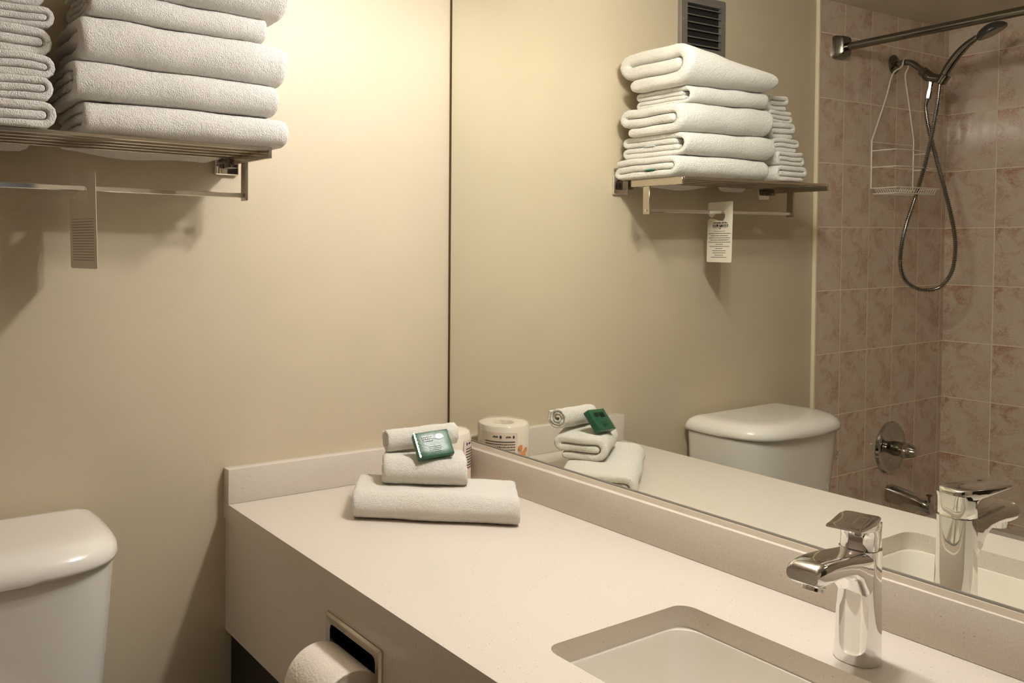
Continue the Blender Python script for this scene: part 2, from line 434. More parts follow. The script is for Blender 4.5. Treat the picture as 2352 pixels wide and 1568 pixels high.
for z, x0, x1, hy, r in ((.1345, -.0215, .0220, .0218, .016), (.1360, -.0232, .0236, .0230, .017), (.150, -.0220, .0238, .0232, .017), (.158, -.0245, .0238, .0232, .016), (.1625, -.0330, .0238, .0230, .013), (.1650, -.0430, .0236, .0226, .011)):
    rs.append([V(x * (.80 if x > 0 else .93), y * .90, z) for x, y in rrect(x0, x1, -hy, hy, r, 8)])
rings(bm, rs)
lv = []
for x, zt, zb, hy in ((.0238, .1672, .160, .009), (.0215, .1700, .158, .0145), (.017, .1715, .157, .0190), (.008, .1725, .158, .0222), (-.010, .1730, .160, .0232), (-.030, .1728, .1625, .0228), (-.046, .1726, .1655, .0220), (-.060, .1730, .1680, .0214), (-.0715, .1738, .1700, .0208), (-.0755, .1736, .1710, .0198)):
    lv.append([V(x * (.74 if x > 0 else 1), y * (.90 if x > 0 else .94), z) for y, z in rrect(-hy, hy, zb, zt, min(.0018, (zt - zb) * .45), 3)])
rings(bm, lv); obj('lever_handle', fx(bm, 14), CHROME, fc, angle=45)

# ------------------------------------------------------------------ towels
def towel_path(kind):
    """centre line of a folded towel in (u, v): u 0 = back, 1 = front fold; v 0 = bottom, 1 = top (centres)"""
    if kind == 'A':      # inner end mid front, bend at back to the top, front bend down to the bottom
        lay = [(.86, .5), (.12, .5), ('b', .5, .84), (.12, .84), (.86, .84), ('f', .84, .16), (.86, .16), (.20, .16)]
    elif kind == 'B':
        lay = [(.86, .5), (.10, .5), ('b', .5, .16), (.10, .16), (.86, .16), ('f', .16, .84), (.86, .84), (.10, .84)]
    elif kind == 'C':    # four thin layers
        lay = [(.84, .37), (.09, .37), ('b', .37, .13), (.09, .13), (.88, .13), ('f', .13, .87), (.88, .87), (.09, .87), ('b', .87, .63), (.09, .63), (.80, .63)]
    return lay
def expand(lay, depth, height):
    pts = []; back = lambda k: None
    for q in lay:
        if q[0] == 'b' or q[0] == 'f':
            sgn = -1 if q[0] == 'b' else 1
            v0, v1 = q[1], q[2]; u0 = pts[-1][0]
            R = abs(v1 - v0) * height / 2; cu = u0; n = max(6, int(R / .003))
            for k in range(1, n):
                a = PI * k / n
                pts.append((cu + sgn * min(R, .55 * abs(v1 - v0) * height + .004) * math.sin(a) , (v0 + v1) / 2 + (v0 - v1) / 2 * math.cos(a)))
        else:
            u, v = q[0] * depth, q[1]
            if pts:
                u0, v0 = pts[-1]; n = max(1, int(abs(u - u0) / .007))
                for k in range(1, n): pts.append((u0 + (u - u0) * k / n, v0 + (v - v0) * k / n))
            pts.append((u, v))
    out = [pts[0]]
    for p in pts[1:]:
        if abs(p[0] - out[-1][0]) + abs(p[1] - out[-1][1]) * height > 1e-4: out.append(p)
    return out
def folded_towel(length, depth, height, kind='A', seed=0.0, thick=None, step=.006, hl=None, amp=.0034, layers=3, droop=0.0):
    """local space: x 0..length, y 0 = back .. -depth = front, z 0..height (hl = height at x = 0)"""
    hl = hl or height; pts = expand(towel_path(kind), depth - height * .42, height)
    nl = 4 if kind == 'C' else 3
    ht = (thick or height / nl * .485)
    n = len(pts); P3 = [V(u, v * height) for u, v in pts] if False else [(u, v * height) for u, v in pts]
    nor = []
    for i in range(n):
        a = P3[max(0, i - 1)]; b = P3[min(n - 1, i + 1)]; dx, dz = b[0] - a[0], b[1] - a[1]; L = math.hypot(dx, dz) or 1
        nor.append((-dz / L, dx / L))
    ring = []
    for i in range(n): ring.append((P3[i], nor[i], 1))
    # rounded far end
    def endcap(i, d):
        p = P3[i]; nx, nz = nor[i]; tx, tz = nz * d, -nx * d
        return p, (nx, nz), (tx, tz)
    xs = []; R = ht * 1.15; k = 0
    m = 5
    for k in range(m): a = PI / 2 * k / m; xs.append((R * (1 - math.cos(a)), .30 + .70 * math.sin(a)))
    nx_ = max(4, int((length - 2 * R) / step))
    for k in range(nx_ + 1): xs.append((R + (length - 2 * R) * k / nx_, 1.0))
    for k in range(m - 1, -1, -1): a = PI / 2 * k / m; xs.append((length - R * (1 - math.cos(a)), .30 + .70 * math.sin(a)))
    bm = bmesh.new(); rs = []
    for x, s in xs:
        f = x / length; sc = (hl + (height - hl) * f) / height; rr = []
        def put(p, off, extra=0.0):
            y = p[0] + off[0]; z = p[1] + off[1]
            q = (x, y, z)
            wob = fnoise((x, y * .6, z), 9, amp * 1.6, seed); wz = fnoise((x, y, z * .5), 14, amp, seed + 5)
            edge = fnoise((y, z, 3), 22, .004, seed + 9) * (1 if f > .5 else -1)
            ee = max(0.0, 1 - min(x, length - x) / .03)
            fine = fnoise((x, y, z), 150, .0007, seed)
            zz = min(max((z + wz) * sc, -.002), None or 9) if False else (z + wz * (0 if z < ht else 1)) * sc
            rr.append(V(x + edge * ee, -(y + wob * (1 if y > .03 else .3)) + fine, zz + fine - droop * math.sin(PI * f)))
        for i in range(n): put(P3[i], (nor[i][0] * ht * s, nor[i][1] * ht * s))
        p, nn, tt = P3[-1], nor[-1], (nor[-1][1], -nor[-1][0])
        for a in (50, 25, 0, -25, -50)[0:]:
            ca, sa = math.cos(math.radians(a)), math.sin(math.radians(a)); put(p, ((nn[0] * sa + tt[0] * ca) * ht * s, (nn[1] * sa + tt[1] * ca) * ht * s))
        for i in range(n - 1, -1, -1): put(P3[i], (-nor[i][0] * ht * s, -nor[i][1] * ht * s))
        p, nn, tt = P3[0], nor[0], (-nor[0][1], nor[0][0])
        for a in (-50, -25, 0, 25, 50):
            ca, sa = math.cos(math.radians(a)), math.sin(math.radians(a)); put(p, ((nn[0] * sa + tt[0] * ca) * ht * s, (nn[1] * sa + tt[1] * ca) * ht * s))
        rs.append(rr)
    vr = rings(bm, rs, cap0=False, cap1=False)
    N = len(rs[0])
    for q, flip in ((vr[0], False), (vr[-1], True)):
        for i in range(n - 1):
            a, b = q[i], q[i + 1]; c, d = q[n + 5 + (n - 1 - i - 1)], q[n + 5 + (n - 1 - i)]
            bm.faces.new((a, b, c, d) if flip else (d, c, b, a))
        e1 = [q[n - 1]] + q[n:n + 5] + [q[n + 5]]
        bm.faces.new(list(reversed(e1)) if flip else e1)
        e2 = [q[2 * n + 4]] + q[2 * n + 5:2 * n + 10] + [q[0]]
        bm.faces.new(list(reversed(e2)) if flip else e2)
    return bm
def place(bm, loc, rz=0.0, rx=0.0, ry=0.0):
    Mx = Matrix.Translation(Vector(loc)) @ Matrix.Rotation(rz, 4, 'Z') @ Matrix.Rotation(ry, 4, 'Y') @ Matrix.Rotation(rx, 4, 'X')
    for v in bm.verts: v.co = Mx @ v.co
    return bm
SZ = .6762      # top of the shelf bars
GB = 'big folded bath towels stacked on the wall shelf'
big = [  # x0, x1, zb0, zb1(bottom left/right), height left, right, depth, yback, kind, seed, label
    (-.874, -.522, SZ, SZ, .050, .050, .232, -.006, 'B', 1.0, 'thick folded white bath towel lying directly on the metal shelf, bottom of the big stack'),
    (-.890, -.544, SZ + .051, SZ + .051, .060, .056, .222, -.014, 'C', 2.0, 'folded white bath towel second from the bottom of the big stack on the shelf'),
    (-.883, -.528, SZ + .112, SZ + .105, .070, .070, .216, -.024, 'A', 3.0, 'plump folded white bath towel in the middle of the big stack on the shelf'),
    (-.866, -.566, SZ + .183, SZ + .176, .040, .042, .196, -.034, 'C', 4.0, 'thin folded white bath towel set back, second from the top of the big stack'),
    (-.872, -.531, SZ + .223, SZ + .218, .050, .100, .232, -.026, 'A', 5.0, 'fat folded white bath towel on top of the big stack on the shelf'),
]
for x0, x1, zb0, zb1, h0, h1, dp, yb, kd, sd, lb in big:
    L = x1 - x0
    b = folded_towel(L, dp, h1, kd, sd, hl=h0)
    for v in b.verts: v.co.z += zb0 + (zb1 - zb0) * v.co.x / L
    place(b, (x0, yb, 0), math.radians(random.uniform(-.5, .5)))
    if zb0 == SZ:
        for v in b.verts:
            k = min(1, max(0, (v.co.y + .050) / .028)); hz = max(0, 1 - (v.co.z - SZ) / .05); e = min(1, max(0, (x1 - .035 - v.co.x) / .05)); v.co.z -= .021 * k * k * (3 - 2 * k) * hz * e * (.75 + fnoise(v.co, 8, .5, 2))
    tw = obj('bath_towel', b, TERRY, None, lb, 'towel', GB, angle=80)
    if sd in (1.0, 2.0):
        zz = zb1 + (.0155 if sd == 1.0 else .0265); yy = -.125 if sd == 1.0 else -.105
        obj('care_label', box((x1 - .012, yy - .016, zz), (x1 + .0022, yy + .012, zz + .0032), .0008, 1), mat('green_label' if sd == 1.0 else 'grey_label', srgb(40, 110, 80) if sd == 1.0 else srgb(200, 205, 205), .6), tw, label='green woven label' if sd == 1.0 else 'pale grey woven label')
# the small stack: folds run towards the wall, open ends face the room
GS = 'small folded towels stacked on the left of the shelf'
small = [  # xright, xleft, z, h, yfront, kind
    (-.899, -1.050, .000, .043, -.205, 'A', 'small folded white towel at the very bottom of the left hand stack'),
    (-.906, -1.045, .0425, .036, -.200, 'B', 'small folded white towel second from the bottom of the left hand stack'),
    (-.896, -1.040, .078, .036, -.190, 'A', 'small folded white towel third from the bottom of the left hand stack'),
    (-.901, -1.030, .1135, .044, -.182, 'A', 'small folded white towel fourth from the bottom of the left hand stack'),
    (-.899, -1.020, .157, .034, -.178, 'B', 'small folded white towel second from the top of the left hand stack'),
    (-.912, -1.015, .1905, .040, -.172, 'A', 'small folded white towel on the very top of the left hand stack'),
]
for i, (xr, xl, z, h, yf, kd, lb) in enumerate(small):
    L = abs(yf) - .02
    b = folded_towel(L, abs(xl - xr), h, kd, 20 + i * 3.1, amp=.0045)
    # local x -> world -y direction, local -y (front fold) -> world +x (the fold faces right)
    Mx = Matrix(((0, -1, 0, xl), (-1, 0, 0, -.02), (0, 0, 1, SZ + z), (0, 0, 0, 1)))
    for v in b.verts: v.co = Mx @ v.co
    if z == 0:
        for v in b.verts:
            k = min(1, max(0, (v.co.y + .050) / .028)); hz = max(0, 1 - (v.co.z - SZ) / .05); v.co.z -= .019 * k * k * (3 - 2 * k) * hz
    obj('hand_towel', b, TERRY, None, lb, 'towel', GS, angle=80)

# counter stack ----------------------------------------------------
A = V(-.408, -.240); B = V(-.166, -.427)
ang = math.atan2(B.y - A.y, B.x - A.x)
b = folded_towel((B - A).length, .175, .050, 'B', 31.0, amp=.0035)
dirn = V(math.cos(ang), math.sin(ang)); perp = V(-dirn.y, dirn.x)
o2 = A + perp * .172
place(b, (o2.x, o2.y, .0005), ang); obj('bath_towel', b, TERRY2, None, 'large folded cream white towel lying on the worktop under a smaller one', 'towel', angle=80)
FLc = V(-.327, -.221); ang2 = math.radians(-36)
d2 = V(math.cos(ang2), math.sin(ang2)); p2 = V(-d2.y, d2.x); o3 = FLc + p2 * .118
b = folded_towel(.160, .120, .052, 'A', 37.0, amp=.0025)
place(b, (o3.x, o3.y, .0505), ang2); obj('hand_towel', b, TERRY2, None, 'small folded cream white hand towel in the middle of the worktop pile', 'towel', angle=80)
def roll(length, R, turns=2.6, seed=0.0, th=.0062):
    """spiral roll along x"""
    n = int(turns * 26); pts = []
    for i in range(n + 1):
        a = 2 * PI * turns * i / n; r = R - th * .5 - (th * 1.02) * (turns - a / (2 * PI)) 
        pts.append((max(r, .001) * math.cos(a), max(r, .001) * math.sin(a)))
    bm = bmesh.new(); rs = []; m = len(pts)
    xs = [(0, .5), (.0012, .85), (.003, 1)] + [(.003 + (length - .006) * k / 18, 1) for k in range(1, 18)] + [(length - .003, 1), (length - .0012, .85), (length, .5)]
    for x, s in xs:
        rr = []
        for sgn in (1, -1):
            rng = range(m) if sgn == 1 else range(m - 1, -1, -1)
            for i in rng:
                a_ = pts[max(0, i - 1)]; b_ = pts[min(m - 1, i + 1)]; dx, dz = b_[0] - a_[0], b_[1] - a_[1]; L = math.hypot(dx, dz)
                nx, nz = dz / L, -dx / L
                jig = fnoise((x, pts[i][0], pts[i][1]), 60, .0012, seed)
                rr.append(V(x + fnoise((pts[i][0], pts[i][1], 1), 90, .003, seed), pts[i][0] + sgn * nx * th * .47 * s + jig, pts[i][1] + sgn * nz * th * .47 * s + jig))
        rs.append(rr)
    vr = rings(bm, rs, cap0=False, cap1=False)
    for q, flip in ((vr[0], 0), (vr[-1], 1)):
        for i in range(m - 1):
            f = (q[i], q[i + 1], q[2 * m - 2 - i], q[2 * m - 1 - i]); bm.faces.new(f if flip else tuple(reversed(f)))
    return bm
P0 = V(-.283, -.166, .1250); P1 = V(-.140, -.208, .1345)
b = roll(.146, .0255, 3.0, 41.0)
rz = math.atan2(P1.y - P0.y, P1.x - P0.x); ry = -math.asin((P1.z - P0.z) / (P1 - P0).length)
place(b, P0, rz, 0.6, ry); obj('washcloth', b, TERRY2, None, 'rolled cream white washcloth on top of the worktop towel pile', 'washcloth', angle=80)
# soap in green wrapper
TL = V(-.262, -.227, .1475); TR = V(-.1945, -.2475, .1545); BL = V(-.258, -.262, .1085)
ex = (TR - TL); ey = (BL - TL); ey -= ex * (ey.dot(ex) / ex.length_squared); ez = ex.cross(ey).normalized() * -1
if ez.y > 0 and ez.z < 0: ez = -ez
sp = thing('wrapped_soap', 'square bar of soap in shiny dark green wrapper leaning on the rolled washcloth', 'soap', tuple(BL))
def soap_xf(bm):
    X, Yv = ex.normalized(), ey.normalized(); Zv = X.cross(Yv)
    if Zv.z < 0: Zv = -Zv
    for v in bm.verts: v.co = TL + X * v.co.x + Yv * v.co.y + Zv * (v.co.z - .016)
    return bm
LX, LY = ex.length * 1.0, max(ey.length, .052)
bm = box((0, 0, 0), (LX, LY, .016), .0022, 2)
bmesh.ops.subdivide_edges(bm, edges=bm.edges[:], cuts=3, use_grid_fill=True)
for v in bm.verts:
    if v.co.z > .008: v.co.z += fnoise(v.co, 70, .0010, 3)
obj('wrapper', soap_xf(bm), SOAPW, sp, angle=30)
sm = bmesh.new()
for k in range(22):
    add_box(sm, (.0008 + .0004 * (k % 2), LY * k / 22, .0155), (.0032 + .0006 * (k % 3), LY * (k + .62) / 22, .0167 + .0003 * (k % 2)))
obj('crimped_seam', soap_xf(sm), mat('foil_seam', srgb(170, 190, 178), .18, .7), sp, label='silvery crimped seam')
lg = bmesh.new()
ov = [(LX * .70 + .0085 * math.cos(t * PI / 12) * (1 + .12 * math.sin(5 * t * PI / 12)), LY * .27 + .0055 * math.sin(t * PI / 12)) for t in range(24)]
rings(lg, [[V(x, y, .0160) for x, y in ov], [V(x, y, .01725) for x, y in ov]])
random.seed(11)
for row in range(3):
    x = LX * .22
    while x < LX * .52:
        wq = random.uniform(.0012, .003); add_box(lg, (x, LY * .18 + row * .0042, .0160), (x + wq, LY * .18 + row * .0042 + .0028, .0172)); x += wq + .0010
obj('printed_logo', soap_xf(lg), mat('dark_green_ink', (.004, .016, .010), .3), sp, label='dark oval emblem and lettering')
t2 = bmesh.new()
for row in range(4):
    x = LX * (.34 + .03 * (row % 2))
    while x < LX * .66:
        wq = random.uniform(.001, .003); add_box(t2, (x, LY * .60 + row * .0034, .0160), (x + wq, LY * .60 + row * .0034 + .0013, .0171)); x += wq + .0011
obj('printed_lines', soap_xf(t2), mat('faint_green_ink', (.02, .09, .05), .3), sp)

# wrapped toilet roll in the corner --------------------------------
TC = V(-.086, -.096)
tr = thing('wrapped_toilet_roll', 'spare toilet roll in clear printed wrapper standing in the worktop corner', 'toilet roll', (TC.x, TC.y, 0))
obj('roll', lathe((TC.x, TC.y, .0), (0, 0, 1), [(.0005, .03), (.0005, .053), (.003, .0565), (.108, .0565), (.1115, .054), (.112, .024), (.103, .021), (.02, .021)], 48), PAPER, tr)
WRAP = mat('wrapper_film', srgb(242, 236, 222), .15); WRAP.node_tree.nodes['Principled BSDF'].inputs['Transmission Weight'].default_value = .35
WRAP.node_tree.nodes['Principled BSDF'].inputs['Alpha'].default_value = .45
bm = lathe((TC.x, TC.y, .0), (0, 0, 1), [(.0002, .03), (.0002, .0575), (.05, .0585), (.1125, .0575), (.117, .046), (.1145, .030), (.1125, .012), (.115, .004)], 48)
for v in bm.verts:
    q = v.co - V(TC.x, TC.y, 0); k = 1 + fnoise(v.co, 45, .02, 8); v.co.x = TC.x + q.x * k; v.co.y = TC.y + q.y * k
    if v.co.z > .108: v.co.z += fnoise(v.co, 60, .003, 2)
obj('wrapper', bm, WRAP, tr, angle=70)
def on_cyl(c, R, a, z): return V(c.x + R * math.cos(a), c.y + R * math.sin(a), z)
def patch(bm, c, R, a0, a1, z0, z1, th=.0004, n=None):
    n = n or max(1, int(abs(a1 - a0) / .08))
    rs = []
    for k in range(n + 1):
        a = a0 + (a1 - a0) * k / n
        rs.append([on_cyl(c, R, a, z0), on_cyl(c, R + th, a, z0), on_cyl(c, R + th, a, z1), on_cyl(c, R, a, z1)])
    rings(bm, rs)
RW = .0592; face_a = math.radians(-43)     # direction of the reflected viewpoint
bm = bmesh.new(); patch(bm, TC, RW, face_a - .66, face_a + .75, .008, .100)
obj('paper_label', bm, mat('pale_pink_label', srgb(232, 214, 200), .4), tr)
bm = bmesh.new(); random.seed(5)
for (a, wd) in ((face_a - .50, .20), (face_a - .02, .20)):          # two short words with a dot logo beside each
    x = a + .10
    for k in range(5): patch(bm, TC, RW + .0006, x, x + .028, .0890, .0918 + .0014 * (k % 2), n=1); x += .040
    rs = []
    for k in range(12): pass
    patch(bm, TC, RW + .0006, a - .03, a + .035, .0875, .0935, n=1)
patch(bm, TC, RW + .0006, face_a - .55, face_a + .60, .0790, .0808)
for row in range(7):
    z = .073 - row * .0058; a = face_a - .55
    end = face_a + (.6 if row < 2 else .1)
    while a < end:
        wv = random.uniform(.02, .06); patch(bm, TC, RW + .0006, a, min(a + wv, end), z, z + .0022, n=1); a += wv + .018
obj('printed_text', bm, INK, tr)
bm = bmesh.new()
for (a, z, rr) in ((face_a - .92, .050, .0085), (face_a - .80, .066, .006), (face_a - 1.06, .060, .005), (face_a - .84, .036, .006)):
    ring_ = []
    for k in range(14):
        t = 2 * PI * k / 14; ring_.append((a + rr / RW * math.cos(t) * (1 + .2 * math.cos(3 * t)), z + rr * math.sin(t)))
    rings(bm, [[on_cyl(TC, RW, q[0], q[1]) for q in ring_], [on_cyl(TC, RW + .0009, q[0], q[1]) for q in ring_]])
obj('printed_flowers', bm, mat('orange_print', srgb(226, 150, 96), .5), tr, label='orange printed petals')

# ------------------------------------------------------------------ recessed paper holder in the apron
hd = thing('recessed_paper_holder', 'chrome recessed toilet paper holder set in the worktop apron', 'paper holder', (DX, -.486, -.23))
bm = bmesh.new()
y0, y1, z0, z1 = -.564, -.4075, -.226, -.0655
fr_o = rrect(y0, y1, z0, z1, .002, 2); fr_m = rrect(y0 + .004, y1 - .004, z0 + .004, z1 - .004, .004, 2); fr_i = rrect(y0 + .014, y1 - .014, z0 + .014, z1 - .014, .008, 2); fr_j = rrect(y0 + .015, y1 - .015, z0 + .015, z1 - .015, .008, 2)
rings(bm, [[V(AX0, a, b_) for a, b_ in fr_o], [V(AX0 - .0025, a, b_) for a, b_ in fr_o], [V(AX0 - .0055, a, b_) for a, b_ in fr_m], [V(AX0 - .0045, a, b_) for a, b_ in fr_i], [V(AX0 + .03, a, b_) for a, b_ in fr_j]], cap0=False, cap1=False)
obj('frame', bm, NICKEL, hd, angle=20)
bm = bmesh.new()
rings(bm, [[V(AX0 + .02, a, b_) for a, b_ in rrect(y0 + .0146, y1 - .0146, z0 + .0146, z1 - .0146, .008, 2)], [V(AX0 + .085, a, b_) for a, b_ in rrect(y0 + .016, y1 - .016, z0 + .016, z1 - .016, .02, 2)]], cap0=False, cap1=True)
obj('recess', bm, BLACK, hd, recalc=True)
RC = V(AX0 - .035, 0, -.152)
obj('roller', tube([(RC.x, y0 + .016, RC.z), (RC.x, y1 - .016, RC.z)], .009, 16), CHROME, hd)
for yy in (y0 + .0165, y1 - .0185): obj('holder_arm', box((RC.x - .012, yy - .0015, RC.z - .012), (AX0 + .01, yy + .0015, RC.z + .012), .001), CHROME, hd)
tp = thing('toilet_roll', 'white toilet roll on the chrome holder in the worktop apron', 'toilet roll', (RC.x, -.486, RC.z - .057))
obj('paper', lathe((RC.x, -.5415, RC.z), (0, 1, 0), [(.0, .021), (.0, .0555), (.001, .0565), (.104, .0565), (.105, .0555), (.105, .021)], 56), PAPER, tp, angle=30)
bm = bmesh.new(); add_lathe(bm, (RC.x, -.5422, RC.z), (0, 1, 0), [(0, .0205), (0, .0212), (.1065, .0212), (.1065, .0205)], 32)
obj('cardboard_core', bm, mat('kraft_cardboard', srgb(160, 125, 80), .9), tp)

# ------------------------------------------------------------------ towel shelf
sh = thing('towel_shelf', 'polished metal hotel towel shelf with hanging bar on the back wall', 'shelf', (-.853, 0, .588))
XA, XB = -.554, -1.152; YFR = -.200
for i, x in enumerate((XA, XB)):
    obj('wall_plate', box((x - .025, -.010, .6405), (x + .025, 0, .6905), .003, 3), CHROME, sh)
    obj('mount_block', box((x - .010, -.040, .652), (x + .010, -.009, .680), .002), BRONZE, sh)
    bm = bmesh.new(); q = [(-.030, .6575), (YFR, .6560), (YFR, .6755), (-.030, .6755)]
    rings(bm, [[V(x - .0035, a, b_) for a, b_ in q], [V(x + .0035, a, b_) for a, b_ in q]]); bmesh.ops.bevel(bm, geom=bm.edges[:], offset=.0008, segments=1, affect='EDGES')
    obj('side_arm', bm, NICKEL, sh)
    da = obj('drop_arm', box((x - .003, -.1020, .5870), (x + .003, -.0815, .6570), .0008, 1), NICKEL, sh)
    sx = 1 if x == XA else -1
    obj('screw', lathe((x + sx * .003, -.0918, .5965), (sx, 0, 0), [(0, .0038), (.0008, .0038), (.0022, .0015)], 16), CHROME, da)
for y in (-.1965, -.157, -.118, -.079, -.040):
    obj('shelf_bar', box((XB + .0036, y - .0035, .6685), (XA - .0036, y + .0035, .6755), .001, 1), NICKEL, sh)
obj('towel_bar', box((XB + .003, -.0965, .5920), (XA - .003, -.0870, .6010), .001, 1), CHROME, sh)

# ------------------------------------------------------------------ hanger tag on the towel bar
tg = thing('hanger_tag', 'white printed card tag hooked on the towel bar below the shelf', 'tag', (-.85, -.085, .462))
TU = V(.0215, -.0915, 0).normalized()       # along the card's width, wall edge -> room edge
TNn = V(-TU.y, TU.x, 0)                     # points to the mirror side
TO = V(-.8600, -.0395, .6245)
def tagp(a, b_, c=0.0):                     # a: 0..w from wall edge, b: 0..h downwards
    lean = V(.004, -.0, 0) * (b_ / .162)
    return TO + TU * a + V(0, 0, -b_) + TNn * c + lean
TWd, THt = .0945, .1625
# outline with the hook slot on the wall edge
bc = (.0508, .0300)    # bar position inside the card (a, b)
outl = []
def arc(cx, cy, r, a0, a1, n=6): return [(cx + r * math.cos(math.radians(a0 + (a1 - a0) * k / n)), cy + r * math.sin(math.radians(a0 + (a1 - a0) * k / n))) for k in range(n + 1)]
r0 = .0045
outl += arc(r0, r0, r0, 180, 270, 4) + arc(TWd - r0, r0, r0, 270, 360, 4) + arc(TWd - r0, THt - r0, r0, 0, 90, 4) + arc(r0, THt - r0, r0, 90, 180, 4)
outl += [(0, .0500), (.004, .0455), (.0155, .0432), (.030, .0462), (.043, .0500)] + arc(.0515, .0375, .0150, 65, -85, 8) + [(.043, .0258), (.030, .0325), (.0150, .0420), (.004, .0350), (0, .028)]
bm = bmesh.new()
va = [bm.verts.new(tagp(a, b_, -.0003)) for a, b_ in outl]; vb = [bm.verts.new(tagp(a, b_, .0003)) for a, b_ in outl]
f1 = bm.faces.new(va); f2 = bm.faces.new(list(reversed(vb)))
bm.normal_update()
for i in range(len(outl)):
    j = (i + 1) % len(outl); bm.faces.new((va[j], va[i], vb[i], vb[j]))
bmesh.ops.triangulate(bm, faces=[f1, f2], ngon_method='EAR_CLIP')
obj('card', bm, CARD, tg, smooth=False)
def strip(bm, a0, a1, b0, b1, side):
    c0 = side * .00035; c1 = side * .0006
    rings(bm, [[tagp(a0, b0, c0), tagp(a1, b0, c0), tagp(a1, b1, c0), tagp(a0, b1, c0)], [tagp(a0, b0, c1), tagp(a1, b0, c1), tagp(a1, b1, c1), tagp(a0, b1, c1)]])
for side, m in ((1, INK), (-1, mat('faint_print', srgb(176, 165, 148), .6))):
    bm = bmesh.new(); random.seed(3)
    # emblem block: bold strokes
    if side == 1:
        a = .022
        while a < .076:
            wv = random.uniform(.0012, .0042); strip(bm, a, a + wv, .0545 + random.uniform(-.001, .002), .0580, side); a += wv + .0008
        a = .021
        while a < .078:
            wv = random.uniform(.0016, .003); strip(bm, a, a + wv, .0600, .0680, side)
            if random.random() < .6: strip(bm, a, a + wv + .0022, random.choice((.0600, .0635, .0665)), random.choice((.0622, .0655, .0680)), side)
            a += wv + .0022
        strip(bm, .022, .077, .0695, .0702, side)
        strip(bm, .045, .052, .0712, .0726, side)
    rowsw = ([.45, .95, .75, .88, .78, .95, .32, .85, .30, .58, .55, .36, .68]) if side == 1 else [.85] * 16
    for i, wr in enumerate(rowsw):
        bq = .0785 + i * (.0058 if side == 1 else .0046); tot = TWd * .94 * wr; a = (TWd - tot) / 2; end = a + tot
        while a < end:
            wv = random.uniform(.002, .006); strip(bm, a, min(a + wv, end), bq, bq + (.0015 if i else .001), side); a += wv + .0011
    obj('printed_text', bm, m, tg, smooth=False)

# ------------------------------------------------------------------ toilet
tl = thing('toilet', 'white two piece toilet with rounded tank lid left of the worktop', 'toilet', (-1.02, -.3, FL))
def bow(x0, x1, yb, yf, bowd, r, n=3.6):
    """plan outline: straight back, sides running into a bowed front (superellipse)"""
    c = (x0 + x1) / 2; hw = (x1 - x0) / 2; ym = yb - .055; out = [(x1 - .010, yb), (x0 + .010, yb), (x0 + .002, yb - .003), (x0, yb - .012)]
    N_ = 44
    for k in range(N_ + 1):
        t = PI * k / N_; cc, ss = math.cos(t), math.sin(t)
        out.append((c - hw * math.copysign(abs(cc) ** (2 / n), cc), ym - (ym - yf) * abs(ss) ** (2 / n)))
    out += [(x1, yb - .012), (x1 - .002, yb - .003)]
    return out
def loft(secs):
    bm = bmesh.new(); rings(bm, [[V(x, y, z) for x, y in s] for z, s in secs]); return bm
TX0, TX1 = -1.240, -.803
lid = []
for z, ins, ri in ((-.003, .010, .05), (-.001, .002, .052), (.006, 0, .055), (.017, .003, .058), (.027, .011, .062), (.034, .024, .064), (.0375, .040, .066), (.0385, .07, .05)):
    lid.append((z, bow(TX0 + ins, TX1 - ins, -.012 - ins * .35, -.250 + ins, .052, ri + .02)))
obj('tank_lid', loft(lid), PORC, tl, angle=60)
tk = []
for z, ins in ((-.40, .065), (-.39, .052), (-.36, .040), (-.30, .031), (-.20, .021), (-.10, .013), (-.03, .008), (-.0035, .006)):
    tk.append((z, bow(TX0 + ins, TX1 - ins, -.018, -.243 + ins * .9, .050, .062)))
obj('tank', loft(tk), PORC, tl, angle=60)
bm = lathe((-1.218, -.115, -.080), (-1, 0, 0), [(0, .014), (.010, .014), (.012, .008), (.022, .008)], 20)
add_tube(bm, [(-1.237, -.115, -.080), (-1.239, -.150, -.082), (-1.238, -.195, -.087)], [.006, .006, .007], 10)
obj('flush_lever', bm, CHROME, tl)
def egg(cx, y0, y1, hw, n=28, sq=0):
    out = []
    for k in range(n):
        a = 2 * PI * k / n; s = math.sin(a); c = math.cos(a)
        out.append((cx + hw * c, (y0 + y1) / 2 + (y1 - y0) / 2 * s * (1.0)))
    return out
bz = FL
bm = bmesh.new(); secs = []
for z, y0_, y1_, hw in ((0, -.60, -.12, .105), (.02, -.60, -.12, .108), (.10, -.58, -.14, .095), (.20, -.60, -.12, .105), (.30, -.68, -.08, .15), (.37, -.72, -.05, .178), (.395, -.725, -.045, .182), (.40, -.72, -.05, .178)):
    secs.append((bz + z, egg(-1.02, y0_, y1_, hw)))
obj('bowl', loft(secs), PORC, tl, angle=60)
obj('seat', loft([(bz + .402, egg(-1.02, -.725, -.27, .180)), (bz + .406, egg(-1.02, -.73, -.265, .185)), (bz + .418, egg(-1.02, -.73, -.265, .185)), (bz + .422, egg(-1.02, -.725, -.27, .180))]), PORC, tl, angle=60)
obj('seat_lid', loft([(bz + .424, egg(-1.02, -.725, -.265, .180)), (bz + .428, egg(-1.02, -.73, -.26, .185)), (bz + .440, egg(-1.02, -.728, -.262, .183)), (bz + .447, egg(-1.02, -.70, -.29, .155))]), PORC, tl, angle=60)

